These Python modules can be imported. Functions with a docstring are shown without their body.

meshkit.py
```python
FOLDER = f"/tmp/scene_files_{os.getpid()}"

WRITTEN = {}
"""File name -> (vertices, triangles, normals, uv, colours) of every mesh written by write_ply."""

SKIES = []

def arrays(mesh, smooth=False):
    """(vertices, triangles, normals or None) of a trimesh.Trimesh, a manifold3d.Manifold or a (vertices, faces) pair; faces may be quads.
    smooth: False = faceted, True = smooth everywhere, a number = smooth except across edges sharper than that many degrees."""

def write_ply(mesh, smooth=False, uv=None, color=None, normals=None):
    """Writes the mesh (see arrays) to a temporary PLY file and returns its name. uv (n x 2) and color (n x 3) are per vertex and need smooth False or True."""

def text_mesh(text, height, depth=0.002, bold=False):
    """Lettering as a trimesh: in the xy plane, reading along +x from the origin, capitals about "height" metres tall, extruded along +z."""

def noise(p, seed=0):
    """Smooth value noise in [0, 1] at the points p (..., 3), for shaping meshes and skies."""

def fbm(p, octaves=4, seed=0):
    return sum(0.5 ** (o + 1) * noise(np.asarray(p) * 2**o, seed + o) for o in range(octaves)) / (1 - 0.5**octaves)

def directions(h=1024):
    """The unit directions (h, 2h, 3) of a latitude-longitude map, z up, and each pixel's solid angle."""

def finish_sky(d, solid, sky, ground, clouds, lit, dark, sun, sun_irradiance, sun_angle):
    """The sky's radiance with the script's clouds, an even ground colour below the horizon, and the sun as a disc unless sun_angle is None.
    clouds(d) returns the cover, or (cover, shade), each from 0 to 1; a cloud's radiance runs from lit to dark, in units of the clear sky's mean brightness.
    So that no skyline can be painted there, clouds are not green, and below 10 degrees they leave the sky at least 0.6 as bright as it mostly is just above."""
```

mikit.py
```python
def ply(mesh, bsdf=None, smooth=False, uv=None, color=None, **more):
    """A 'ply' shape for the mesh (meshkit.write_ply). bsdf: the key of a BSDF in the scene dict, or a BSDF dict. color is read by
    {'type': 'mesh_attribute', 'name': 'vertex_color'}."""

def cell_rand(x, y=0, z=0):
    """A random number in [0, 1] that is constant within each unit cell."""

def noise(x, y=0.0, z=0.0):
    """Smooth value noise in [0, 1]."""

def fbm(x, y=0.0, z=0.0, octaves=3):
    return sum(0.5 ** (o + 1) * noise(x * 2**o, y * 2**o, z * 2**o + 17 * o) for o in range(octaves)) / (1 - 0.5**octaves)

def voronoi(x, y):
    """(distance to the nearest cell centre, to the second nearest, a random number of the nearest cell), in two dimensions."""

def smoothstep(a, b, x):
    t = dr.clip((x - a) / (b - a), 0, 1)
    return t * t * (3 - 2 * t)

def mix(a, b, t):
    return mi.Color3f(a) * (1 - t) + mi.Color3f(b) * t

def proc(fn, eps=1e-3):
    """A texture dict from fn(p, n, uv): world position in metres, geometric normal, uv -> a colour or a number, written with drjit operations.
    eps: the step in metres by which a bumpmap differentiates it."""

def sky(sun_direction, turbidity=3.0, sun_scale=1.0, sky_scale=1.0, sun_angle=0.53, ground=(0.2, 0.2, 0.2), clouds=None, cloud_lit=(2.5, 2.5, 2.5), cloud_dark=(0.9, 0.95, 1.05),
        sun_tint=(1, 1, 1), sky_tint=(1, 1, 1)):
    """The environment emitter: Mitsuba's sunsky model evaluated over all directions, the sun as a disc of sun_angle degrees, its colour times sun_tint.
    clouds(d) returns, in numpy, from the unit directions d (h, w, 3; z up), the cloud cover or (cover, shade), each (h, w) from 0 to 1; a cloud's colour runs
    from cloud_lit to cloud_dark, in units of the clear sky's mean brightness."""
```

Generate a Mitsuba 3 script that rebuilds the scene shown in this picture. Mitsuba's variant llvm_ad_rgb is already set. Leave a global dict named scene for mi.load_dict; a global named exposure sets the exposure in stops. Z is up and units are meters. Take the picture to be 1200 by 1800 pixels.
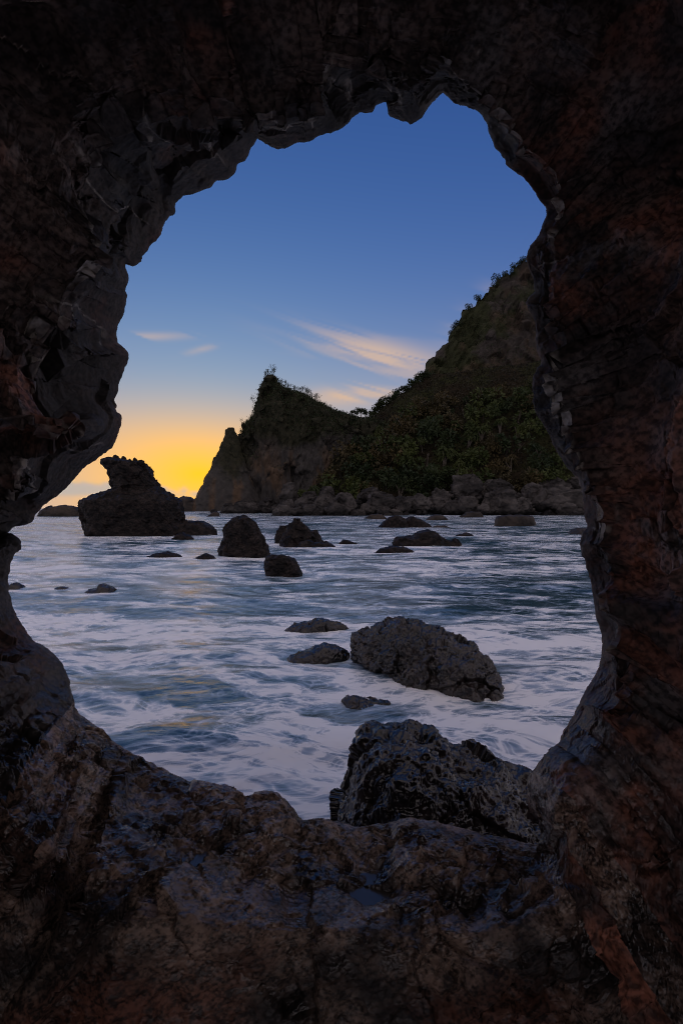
import math, random
import numpy as np, trimesh, mitsuba as mi, drjit as dr, mikit, meshkit
from scipy.interpolate import PchipInterpolator
from scipy.ndimage import gaussian_filter1d
T = mi.ScalarTransform4f

# ------------------------------------------------------------------ camera, sky, exposure
F, HZ, H = 1000.0, 906.0, 3.0          # focal length and horizon row in pixels of the 1200 x 1800 photograph, eye height in metres
scene, labels = {}, {}
exposure = 1.8
scene['camera'] = {'type': 'perspective', 'fov': 2 * math.degrees(math.atan(0.6)), 'fov_axis': 'x', 'near_clip': 0.05, 'far_clip': 30000.0,
                   'principal_point_offset_y': (HZ - 900) / 1800.0,
                   'to_world': T().look_at([0, 0, H], [0, 1, H], [0, 0, 1])}
SUN = (-0.25, 1.0, 0.06)


def sstep(a, b, x):
    t = np.clip((x - a) / (b - a), 0, 1)
    return t * t * (3 - 2 * t)


def sky_clouds(d):
    sh = np.array(SUN) / np.linalg.norm(SUN)
    el = np.degrees(np.arcsin(np.clip(d[..., 2], -1, 1)))
    az = np.degrees(np.arctan2(d[..., 0], d[..., 1]))
    saz = math.degrees(math.atan2(SUN[0], SUN[1]))
    daz = (az - saz + 180) % 360 - 180
    ang = np.degrees(np.arccos(np.clip(d @ sh, -1, 1)))
    # thin evening veil: its depth grows along the slanting path towards the horizon, brightest towards the sun
    veil = 1 - np.exp(-(0.19 / np.maximum(np.sin(np.radians(el + 1.0)), .01)) ** 3.3)
    veil = veil * .985 * (1 - .35 * sstep(50, 130, np.abs(daz)))
    oval = np.sqrt((daz * .8) ** 2 + (np.maximum(el - 3.4, 0) * 1.75) ** 2 + (np.minimum(el - 3.4, 0) * 1.3) ** 2)
    vshade = np.clip(sstep(0, 19, oval) ** .62, 0, 1) * 0.985
    # cirrus streaks, drawn out along a shallow slope
    u, v = az + 0.9 * el, el + 0.28 * az
    q = np.stack([u * .10, v * .85, u * 0], -1)
    warp = meshkit.fbm(q * .8, 3, 5) - .5
    st = meshkit.fbm(np.stack([u * .13 + warp * 1.5, v * 1.0 + warp * 2.2, u * 0 + 3], -1), 5, 11)
    patch = meshkit.fbm(np.stack([az * .06 + 2.35, el * .16 + .3, az * 0], -1), 3, 21)

    def blob(a0, e0, sa, se, tilt=0.0):
        x, y = az - a0, el - e0
        return np.exp(-(x / sa) ** 2 - ((y + tilt * x) / se) ** 2)
    where = blob(3.5, 15.0, 7.0, 1.6, .22) * 1.0 + blob(1.5, 11.3, 5.5, .9, -.08) * .9 + blob(-19.5, 15.9, 4.5, .35, -.10) * .5 + blob(-13.8, 15.2, 1.6, .3, -.3) * .35
    where = where + blob(13, 18.5, 2.5, 1.5, -.6) * .35
    cir = np.clip(where * sstep(.36, .70, st) * 1.0, 0, .85)
    # low cumulus bank over the sea
    cu = meshkit.fbm(np.stack([az * .42, el * .75, az * 0 + 9], -1), 5, 31)
    base = sstep(.9, 1.5, el + .3 * (cu - .5))
    top = 1.4 + 4.6 * np.clip(meshkit.fbm(np.stack([az * .16 + .9, az * 0, az * 0], -1), 3, 41) - .25, 0, 1) * sstep(-12.0, -20, az)
    cum = base * sstep(-.35, .35, (top - el) + 2.6 * (cu - .5)) * sstep(14, 40, 60 - np.abs(az + 22)) * .8
    # added cloud sheet out of view, overhead and inland, to brighten and neutralise the light
    added_sheet = meshkit.fbm(d / np.maximum(d[..., 2:], .18) * np.array([.9, .55, 0]) + np.array([3, 7, 1.0]), 4, 51)
    ahead = np.sqrt((daz / 62.0) ** 2 + (np.maximum(el - 4, 0) / 52.0) ** 2)
    added_sheet = .74 * sstep(.85, 1.35, ahead) * (.55 + .9 * sstep(.3, .7, added_sheet))
    added_sheet = np.clip(added_sheet, 0, .88)
    vshade = np.where(veil > 1e-6, vshade, 1)
    mixed = 1 - (1 - veil) * (1 - added_sheet)
    vshade = np.where(mixed > 1e-6, (vshade * veil + 1.0 * added_sheet * (1 - veil)) / np.maximum(mixed, 1e-6), 1)
    cover, shade = mixed, vshade
    lit = np.clip(.88 - .35 * np.exp(-(el / 11.0) ** 2), 0, 1)
    tot = 1 - (1 - cover) * (1 - cir)
    shade = np.where(tot > 1e-6, (shade * cover * (1 - cir) + lit * cir) / np.maximum(tot, 1e-6), 0)
    # the bank stands in front: greyer and darker, as the sky's own blue shows through it
    sh2 = 1.0
    tot2 = tot * (1 - cum) + cum * .8
    shade = np.where(tot2 > 1e-6, (shade * tot * (1 - cum) + sh2 * cum * .8) / np.maximum(tot2, 1e-6), 0)
    return tot2, shade


scene['sky'] = mikit.sky(SUN, turbidity=2.5, sun_scale=0.0, sky_scale=1.0, sky_tint=(0.27, .86, 2.75), clouds=sky_clouds,
                         cloud_lit=(11.8, 5.7, .16), cloud_dark=(4.5, 3.8, 3.75), ground=(.12, .13, .15))


# ------------------------------------------------------------------ helpers
def at(px, py, Y):
    """The point at distance Y ahead that the photograph shows at this pixel."""
    px, py, Y = np.asarray(px, float), np.asarray(py, float), np.asarray(Y, float)
    px, py, Y = np.broadcast_arrays(px, py, Y)
    return np.stack([(px - 600) / F * Y, Y, H + (HZ - py) / F * Y], -1)


def sea_y(py):
    return H * F / (py - HZ)


def ridged(p, octaves=4, seed=0):
    out, a, tot = 0, 1.0, 0
    for o in range(octaves):
        n = meshkit.noise(np.asarray(p) * 2.03 ** o + 7.7 * o, seed + o)
        out = out + a * (1 - np.abs(2 * n - 1))
        tot += a
        a *= .52
    return out / tot


def worley(p, seed=0):
    """Distances to the nearest and second nearest of random points, one in each unit cell."""
    p = np.asarray(p, float)
    i = np.floor(p).astype(np.int64)
    best, second = np.full(p.shape[:-1], 9.0), np.full(p.shape[:-1], 9.0)
    for a in (-1, 0, 1):
        for b in (-1, 0, 1):
            for c in (-1, 0, 1):
                j = i + np.array([a, b, c])
                h = (j[..., 0] * 374761393 + j[..., 1] * 668265263 + j[..., 2] * 2147483647 + seed * 144665) & 0xFFFFFFFF
                h = ((h ^ (h >> 13)) * 1274126177) & 0xFFFFFFFF
                h2 = ((h ^ (h >> 11)) * 2246822519) & 0xFFFFFFFF
                h3 = ((h2 ^ (h2 >> 15)) * 3266489917) & 0xFFFFFFFF
                f = np.stack([(h >> 8) & 0xFFFF, (h2 >> 8) & 0xFFFF, (h3 >> 8) & 0xFFFF], -1) / 65536.0
                d = np.sqrt(((j + f - p) ** 2).sum(-1))
                second = np.where(d < best, best, np.minimum(second, d))
                best = np.minimum(best, d)
    return best, second


def facets(p, seed=0, step=.35):
    """Broken rock: within each random cell a tilted plane of its own, with a step to the next."""
    p = np.asarray(p, float)
    i = np.floor(p).astype(np.int64)
    best, val = np.full(p.shape[:-1], 9.0), np.zeros(p.shape[:-1])
    for a in (-1, 0, 1):
        for b in (-1, 0, 1):
            for c in (-1, 0, 1):
                j = i + np.array([a, b, c])
                h = (j[..., 0] * 374761393 + j[..., 1] * 668265263 + j[..., 2] * 2147483647 + seed * 144665) & 0xFFFFFFFF
                h = ((h ^ (h >> 13)) * 1274126177) & 0xFFFFFFFF
                h2 = ((h ^ (h >> 11)) * 2246822519) & 0xFFFFFFFF
                h3 = ((h2 ^ (h2 >> 15)) * 3266489917) & 0xFFFFFFFF
                r = j + np.stack([(h >> 8) & 0xFFFF, (h2 >> 8) & 0xFFFF, (h3 >> 8) & 0xFFFF], -1) / 65536.0 - p
                d = (r ** 2).sum(-1)
                near = d < best
                g = np.stack([(h2 >> 3) & 0xFFF, (h3 >> 3) & 0xFFF, (h >> 3) & 0xFFF], -1) / 2048.0 - 1
                v = -(r * g).sum(-1) + step * (((h3 >> 16) & 0xFF) / 128.0 - 1)
                val, best = np.where(near, v, val), np.where(near, d, best)
    return val


def warped(p, amount, seed):
    return p + amount * np.stack([meshkit.fbm(p * 1.7 + 3.1 * k, 3, seed + k) - .5 for k in range(3)], -1)


def grid_faces(r, c, close=False):
    i, j = np.meshgrid(np.arange(r - 1), np.arange(c if close else c - 1), indexing='ij')
    a, b = i * c + j, i * c + (j + 1) % c
    q = np.stack([a, b, b + c, a + c], -1).reshape(-1, 4)
    return np.vstack([q[:, [0, 1, 2]], q[:, [0, 2, 3]]])


def mesh_normals(v, f):
    n = np.zeros_like(v)
    fn = np.cross(v[f[:, 1]] - v[f[:, 0]], v[f[:, 2]] - v[f[:, 0]])
    for k in range(3):
        for ax in range(3):
            n[:, ax] += np.bincount(f[:, k], fn[:, ax], len(v))
    return n / np.maximum(np.linalg.norm(n, axis=1, keepdims=True), 1e-12)


def put(key, v, f, bsdf, smooth=True, uv=None, **more):
    scene[key] = mikit.ply((v, f), bsdf, smooth=smooth, uv=uv, **more)
    return key


def tag(key, label, category=None, group=None, kind=None):
    labels[key] = {k: x for k, x in dict(label=label, category=category, group=group, kind=kind).items() if x}


USED = {}


def numbered(name):
    n = USED.get(name, 0)
    USED[name] = n + 1
    return name if n == 0 else f'{name}_{n:03d}'


# ------------------------------------------------------------------ materials
def C(*a):
    return mi.Color3f(*a)


nz, fb, mx, ss = mikit.noise, mikit.fbm, mikit.mix, mikit.smoothstep


def cave_colour(p, n, uv):
    a = fb(p.x * 1.1, p.y * 1.1, p.z * 1.1 + 3, 4)
    b = fb(p.x * 3.7 + 5, p.y * 3.7, p.z * 3.7, 4)
    c = fb(p.x * 34, p.y * 34 + 9, p.z * 34, 3)
    col = mx(C(.072, .052, .045), C(.185, .136, .114), ss(.3, .7, b))
    red = ss(-.3, 1.3, p.x + 1.5 * (a - .5)) * ss(4.2, 2.8, p.z + (b - .5) * 2)
    col = mx(col, C(.30, .110, .064), dr.maximum(ss(.50, .66, a) * .8, red * .85) * ss(.33, .56, b))               # rusty red
    col = mx(col, C(.20, .185, .175), ss(.56, .72, fb(p.x * 2.2, p.y * 2.2 + 31, p.z * 2.2, 4)) * .6)   # grey lichen
    col = mx(col, C(.028, .022, .022), ss(.52, .72, fb(p.x * 1.7 + 11, p.y * 1.7, p.z * 1.7, 4)) * .75)
    col = col * (.35 + 1.3 * ss(.25, .75, c))
    # pale lines painted along the tunnel edge and wall, imitating bright glints
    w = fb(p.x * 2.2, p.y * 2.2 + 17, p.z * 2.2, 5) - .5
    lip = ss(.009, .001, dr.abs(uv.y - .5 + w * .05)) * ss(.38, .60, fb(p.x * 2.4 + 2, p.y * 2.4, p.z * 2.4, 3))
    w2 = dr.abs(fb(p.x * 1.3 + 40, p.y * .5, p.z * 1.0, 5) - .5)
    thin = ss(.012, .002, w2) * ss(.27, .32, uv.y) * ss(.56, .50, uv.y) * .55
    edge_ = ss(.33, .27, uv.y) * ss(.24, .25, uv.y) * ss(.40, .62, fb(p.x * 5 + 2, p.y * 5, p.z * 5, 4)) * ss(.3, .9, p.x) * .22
    painted_glint = dr.maximum(dr.maximum(lip, thin), edge_) * (.35 + .65 * ss(.3, .6, fb(p.x * 24, p.y * 24, p.z * 24, 2)))
    col = col * dr.lerp(1.0, .20, ss(.60, .44, uv.y + .25 * w) * ss(.20, .27, uv.y))      # wet tunnel rock, darkened further: shade put into the colour
    return mx(col, C(.50, .45, .39), painted_glint * ss(1.9, 2.6, p.z))


def cave_rough(p, n, uv):
    wet = ss(2.6, 1.2, p.z + 1.2 * (fb(p.x * 2, p.y * 2, p.z * 2, 3) - .5))
    wet = wet * ss(2.6, 3.1, p.y)
    return dr.minimum(dr.lerp(.75, .34, wet), .62 + .45 * dr.abs(uv.y - .40) / .10)


def ledge_colour(p, n, uv):
    b = fb(p.x * 4.5 + 5, p.y * 4.5, p.z * 4.5, 4)
    c = .5 * fb(p.x * 21, p.y * 21 + 9, p.z * 21, 3) + .5 * fb(p.x * 75, p.y * 75 + 9, p.z * 75, 2)
    a = fb(p.x * 1.4, p.y * 1.4, p.z * 1.4 + 3, 3)
    front = ss(.1, -.25, p.z - 1.0)  # front face darkened in the colour, standing in for its weaker light
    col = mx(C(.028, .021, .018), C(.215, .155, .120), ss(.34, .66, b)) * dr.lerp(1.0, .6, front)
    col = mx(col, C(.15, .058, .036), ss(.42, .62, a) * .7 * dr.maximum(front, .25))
    return col * (.2 + 1.6 * ss(.32, .68, c))


def ledge_rough(p, n, uv):
    c = fb(p.x * 9, p.y * 9 + 4, p.z * 9, 3)
    return dr.lerp(.16, .42, ss(.35, .65, c)) + .40 * ss(2.85, 2.45, p.y)


def fine_bump(p, n, uv):
    return fb(p.x * 28, p.y * 28, p.z * 28, 4)


def grit_bump(p, n, uv):
    return fb(p.x * 55, p.y * 55, p.z * 55, 3)


def rock_colour(p, n, uv):
    b = fb(p.x * 2.5 + 5, p.y * 2.5, p.z * 2.5, 4)
    c = fb(p.x * 13, p.y * 13 + 9, p.z * 13, 3)
    col = mx(C(.007, .006, .006), C(.024, .018, .016), ss(.35, .68, b))
    return col * (.3 + 1.4 * ss(.25, .75, c))


def far_rock_colour(p, n, uv):
    b = fb(p.x * .35 + 5, p.y * .35, p.z * .35, 4)
    c = fb(p.x * 1.6, p.y * 1.6 + 9, p.z * 1.6, 3)
    col = mx(C(.022, .019, .017), C(.055, .043, .035), ss(.35, .68, b))
    return col * (.6 + .8 * c)


def boulder_colour(p, n, uv):
    b = fb(p.x * .16 + 5, p.y * .16, p.z * .16, 3)
    c = fb(p.x * .9, p.y * .9 + 9, p.z * .9, 4)
    col = mx(C(.022, .020, .019), C(.080, .072, .067), ss(.35, .65, b))
    wet = ss(2.6, 1.0, p.z + 1.5 * (c - .5))
    return col * (.5 + 1.0 * c) * (1 - .7 * wet)


def headland_colour(p, n, uv):
    b = fb(p.x * .05 + 5, p.y * .05, p.z * .035, 4)
    s = fb(p.x * .16, p.y * .16, p.z * .03 + 4, 4)
    c = fb(p.x * .6, p.y * .6 + 9, p.z * .4, 4)
    rock = mx(C(.060, .055, .051), C(.105, .070, .046), ss(.48, .66, s) * ss(52, 20, p.z))
    scrub = mx(C(.020, .023, .013), C(.038, .034, .020), c)
    k = ss(.40, .62, b + .010 * (p.z - 38)) * ss(6, 22, p.z)
    return mx(rock, scrub, dr.clip(k + .5 * ss(.45, .9, n.z), 0, 1)) * (.5 + c)


def hill_colour(p, n, uv):
    b = fb(p.x * .06, p.y * .06, p.z * .06, 4)
    c = fb(p.x * .5, p.y * .5, p.z * .5, 4)
    return mx(C(.028, .021, .013), C(.034, .038, .015), ss(.4, .62, b)) * (.45 + 1.1 * c)


def cliff_colour(p, n, uv):
    b = fb(p.x * .035, p.y * .035, p.z * .03, 4)
    c = fb(p.x * .35, p.y * .35, p.z * .22, 4)
    col = mx(C(.050, .043, .038), C(.036, .040, .018), ss(.46, .60, b))
    return mx(col, C(.075, .052, .034), ss(.5, .7, fb(p.x * .08 + 8, p.y * .08, p.z * .05, 4)) * .6) * (.45 + 1.1 * c)


def rock_rough(p, n, uv):
    return dr.lerp(.07, .24, ss(.35, .62, fb(p.x * 5, p.y * 5 + 4, p.z * 5, 3)))


def mat(key, colour, rough, bump=None, height=0.004, eps=2e-3, spec=.5):
    b = {'type': 'principled', 'base_color': mikit.proc(colour), 'roughness': mikit.proc(rough) if callable(rough) else rough, 'specular': spec}
    if bump:
        b = {'type': 'bumpmap', 'arbitrary': mikit.proc(bump, eps), 'scale': height, 'bsdf': b}
    scene[key] = {'type': 'twosided', 'bsdf': b}


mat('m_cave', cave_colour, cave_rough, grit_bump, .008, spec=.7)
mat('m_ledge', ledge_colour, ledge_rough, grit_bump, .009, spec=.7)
mat('m_rock', rock_colour, rock_rough, grit_bump, .003, spec=.6)
mat('m_black_rock', rock_colour, .45, spec=.12)
mat('m_far_rock', far_rock_colour, .5, spec=.2)
mat('m_boulder', boulder_colour, .6, spec=.2)
mat('m_headland', headland_colour, .85, spec=.2)
mat('m_hill', hill_colour, .9, spec=.1)
mat('m_cliff', cliff_colour, .9, spec=.2)

# ------------------------------------------------------------------ the cave round the camera
# pixel of the outer rim, its distance, pixel of the inner crease of the tunnel, its distance
RIM = [(530,1458),(515,1435),(498,1420),(478,1408),(455,1410),(430,1412),(425,1405),(395,1398),(350,1388),(345,1383),(335,1390),(310,1378),(280,1362),(255,1352),(230,1340),(205,1318),(180,1300),(160,1285),(140,1270),(130,1255),(128,1235),(120,1205),(110,1180),(95,1162),(75,1145),(60,1140),(50,1128),(35,1105),(22,1080),(18,1060),(13,1030),(17,1007),(25,990),(32,977),(33,963),(20,950),(0,951),(13,947),(25,937),(43,935),(57,930),(60,918),(72,907),(83,893),(100,882),(117,867),(130,853),(143,837),(160,825),(177,813),(193,798),(203,780),(210,760),(211,748),(203,727),(199,714),(208,700),(209,685),(217,667),(225,645),(226,633),(218,624),(208,617),(205,600),(208,581),(218,560),(223,532),(218,522),(226,505),(220,477),(235,479),(244,471),(260,455),(265,440),(280,425),(290,400),(305,385),(307,367),(320,357),(340,352),(357,347),(372,340),(380,330),(400,325),(412,317),(417,300),(430,295),(440,275),(452,255),(465,262),(487,275),(505,272),(520,262),(540,260),(565,247),(595,240),(602,235),(615,220),(630,210),(655,207),(662,195),(672,189),(681,190),(684,213),(700,219),(722,230),(740,220),(750,205),(765,185),(777,174),(792,182),(805,195),(832,202),(847,212),(857,230),(860,245),(870,270),(887,290),(890,302),(915,320),(930,335),(945,357),(960,377),(961,392),(952,415),(945,430),(932,445),(927,465),(932,485),(936,499),(941,526),(933,532),(924,543),(927,554),(935,565),(941,581),(942,612),(947,630),(952,646),(953,655),(942,662),(936,676),(935,694),(938,719),(942,740),(955,756),(964,774),(975,798),(987,818),(997,835),(1016,853),(1022,872),(1026,896),(1028,920),(1031,936),(1025,948),(1017,969),(1020,985),(1028,995),(1035,1022),(1042,1058),(1049,1102),(1058,1129),(1057,1164),(1049,1195),(1031,1222),(1013,1258),(1002,1280),(989,1302),(984,1318),(964,1333),(942,1360),(933,1375),(927,1400),(929,1427),(942,1449),(951,1471),(947,1500),(915,1496),(880,1488),(830,1477),(780,1462),(720,1453),(690,1460),(650,1470),(590,1463),(560,1455)]
KEYS = [  # (rim pixel, rim distance, crease pixel, crease distance)
    ((530,1458),3.6,(505,1640),2.72), ((430,1412),3.7,(380,1650),2.65), ((310,1378),3.9,(230,1640),2.6), ((205,1318),4.2,(120,1580),2.7), ((140,1270),4.4,(20,1500),2.9),
    ((120,1205),4.5,(-60,1380),3.0), ((75,1145),4.5,(-110,1250),3.1), ((18,1060),4.6,(-130,1090),3.2), ((33,963),4.7,(-110,1000),3.3), ((0,951),4.8,(-70,965),3.4),
    ((60,918),5.0,(15,925),3.7), ((143,837),5.2,(68,830),3.6), ((211,748),5.2,(75,760),3.6), ((199,714),5.2,(68,690),3.6), ((218,624),5.2,(105,640),3.6), ((208,581),5.2,(130,560),3.6),
    ((226,505),5.2,(150,470),3.6), ((220,477),5.2,(155,420),3.6), ((280,425),5.3,(152,335),3.6), ((320,357),5.3,(168,258),3.6), ((400,325),5.3,(250,207),3.6), ((452,255),5.1,(360,195),3.6),
    ((487,275),4.5,(470,238),3.8), ((565,247),4.4,(560,196),3.7), ((630,210),4.5,(612,150),3.6), ((684,213),4.6,(682,125),3.6), ((722,230),4.5,(725,125),3.6), ((777,174),4.4,(783,115),3.7),
    ((857,230),4.2,(882,212),3.9), ((915,320),4.2,(938,302),3.85), ((960,377),4.2,(980,370),3.85), ((927,465),4.3,(950,470),3.85), ((941,526),4.3,(957,520),3.8), ((924,543),4.2,(945,550),3.8),
    ((942,612),4.3,(975,608),3.8), ((942,662),4.2,(964,664),3.8), ((938,719),4.2,(960,714),3.8), ((964,774),4.2,(990,764),3.75), ((997,835),4.2,(1020,824),3.7), ((1022,872),4.1,(1046,868),3.65),
    ((1031,936),4.1,(1062,940),3.55), ((1017,969),4.0,(1050,976),3.5), ((1035,1022),4.0,(1076,1020),3.45), ((1057,1164),3.9,(1105,1164),3.35), ((1031,1222),3.8,(1080,1240),3.3),
    ((989,1302),3.7,(1032,1330),3.2), ((933,1375),3.5,(985,1405),3.1), ((942,1449),3.4,(992,1490),2.95), ((947,1500),3.3,(985,1600),2.75), ((880,1488),3.4,(860,1650),2.7), ((830,1477),3.45,(800,1655),2.7),
    ((720,1453),3.55,(690,1645),2.72), ((590,1463),3.58,(575,1640),2.72)]
rim = np.array(RIM, float)
closed_rim = np.vstack([rim, rim[:1]])
arc = np.concatenate([[0], np.cumsum(np.linalg.norm(np.diff(closed_rim, axis=0), axis=1))])
NT = 1000
tt = np.linspace(0, arc[-1], NT, endpoint=False)
P0 = np.stack([np.interp(tt, arc, closed_rim[:, k]) for k in (0, 1)], -1)
key_t = np.array([arc[int(np.argmin(np.linalg.norm(rim - np.array(k[0]), axis=1)))] for k in KEYS])


def around(values, sig):
    a = np.interp(tt, np.concatenate([key_t, [arc[-1]]]), np.concatenate([values, values[:1]]))
    return gaussian_filter1d(a, sig, mode='wrap') if sig else a


Dr, Dc = around(np.array([k[1] for k in KEYS]), 9), around(np.array([k[3] for k in KEYS]), 7)
Pc = np.stack([around(np.array([float(k[2][j]) for k in KEYS]), 5) for j in (0, 1)], -1)
CEN = np.array([560.0, 860.0])
Ps = gaussian_filter1d(P0, 14, axis=0, mode='wrap')


def frame_loop(x0, x1, y0, y1, P):
    """Where the rays from the middle through P meet a rounded box in the picture's units."""
    d = P - CEN
    a = np.where(d[:, 0] > 0, x1 - CEN[0], CEN[0] - x0)
    b = np.where(d[:, 1] > 0, y1 - CEN[1], CEN[1] - y0)
    k = 1 / ((np.abs(d[:, 0]) / a) ** 5 + (np.abs(d[:, 1]) / b) ** 5) ** .2
    return CEN + d * k[:, None]


wob = meshkit.fbm(np.stack([P0[:, 0] / 70, P0[:, 1] / 70, Dr], -1), 4, 17) - .5
wid = np.linalg.norm(Pc - P0, axis=1, keepdims=True)
Pc = P0 + (Pc - P0) * (1 + np.clip(wob * 3.4, -.75, 1.6)[:, None] * (P0[:, 1] < 1330)[:, None] * np.clip(60 / wid, .25, 1))
Dc = Dc + (wob * .9) * (P0[:, 1] < 1330)
Pcs = gaussian_filter1d(Pc, 12, axis=0, mode='wrap')
PL = frame_loop(-330, 1500, -330, 2250, Pcs)
PL = gaussian_filter1d(PL, 10, axis=0, mode='wrap')
low = sstep(1300, 1700, PL[:, 1])
DL = 2.1 + .25 * low + .25 * sstep(300, -200, PL[:, 1])
PM = .5 * (Pcs + PL)
DM = gaussian_filter1d(.5 * (Dc + DL) + .12 - .1 * low, 8, mode='wrap')
rimP = at(P0[:, 0], P0[:, 1], Dr)
creaseP = at(Pc[:, 0], Pc[:, 1], Dc)
midP = at(PM[:, 0], PM[:, 1], DM)
midP[:, 2] -= low * .10
edgeP = at(PL[:, 0], PL[:, 1], DL)
phi = np.arctan2(edgeP[:, 2] - 2.7, edgeP[:, 0])


def hall(y, rx, rz, cz):
    return np.stack([rx * np.cos(phi), np.full(NT, y), cz + rz * np.sin(phi)], -1)


back = [hall(.8, 2.3, 2.7, 2.8), hall(-.3, 2.6, 3.0, 2.8), hall(-1.3, 2.6, 2.8, 2.9), hall(-2.0, 2.6, 2.5, 3.3)]  # unseen rear end left open, its size set to let fill light in
front = []
for k, dd in ((1.06, .12), (1.35, .3), (1.75, .2), (2.2, -.3), (2.8, -1.2)):
    q = CEN + (Ps - CEN) * k + (P0 - Ps) * max(0, 1.2 - k) * 2
    front.append(at(q[:, 0], q[:, 1], Dr + dd))
loops = np.stack(front[::-1] + [rimP, creaseP, midP, edgeP] + back)          # (13, NT, 3)
pos = np.array([-5, -4, -3, -2, -1, 0, 1, 2, 3, 4, 5, 6, 7.0])
rows = np.concatenate([np.linspace(-5, -1, 14, endpoint=False), np.linspace(-1, 0, 22, endpoint=False), np.linspace(0, 1, 150, endpoint=False),
                       np.linspace(1, 2.2, 190, endpoint=False), np.linspace(2.2, 3, 80, endpoint=False), np.linspace(3, 7, 50)])
V = PchipInterpolator(pos, loops, axis=0)(rows)
lin = (rows >= 0) & (rows <= 1.0)
lowc = sstep(1150, 1300, P0[:, 1])[None, :, None]
smooth_V = V.copy()
V[lin] = rimP + (creaseP - rimP) * rows[lin][:, None, None]
after = (rows > 1.0) & (rows < 3)                       # a sharp lip between the tunnel and the inner wall
V[after] = PchipInterpolator(np.array([1.0, 2, 3, 4]), loops[6:10], axis=0)(rows[after])
V = V * (1 - lowc) + smooth_V * lowc
NR = len(rows)
faces = grid_faces(NR, NT, True)
flat = V.reshape(-1, 3)
nrm = mesh_normals(flat, faces)
mid = np.array([0, 1.5, 2.8])
if ((nrm * (mid - flat)).sum(1)[(NR // 2) * NT:(NR // 2 + 5) * NT]).mean() < 0:
    faces, nrm = faces[:, ::-1], -nrm
s = np.repeat(rows, NT)
gap = np.tile(np.linalg.norm(creaseP - rimP, axis=1), NR)
edge = np.clip(np.tile(np.linalg.norm(Pc - P0, axis=1), NR) / 130, .12, 1)       # where rim and crease look close together, the relief is low
keep = sstep(.0, .5, s) * np.where(s < 1, edge, edge + (1 - edge) * sstep(1, 1.9, s)) * sstep(6.9, 5, s) + sstep(-1.5, -3, s) * .8
zz = flat[:, 2]
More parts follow.
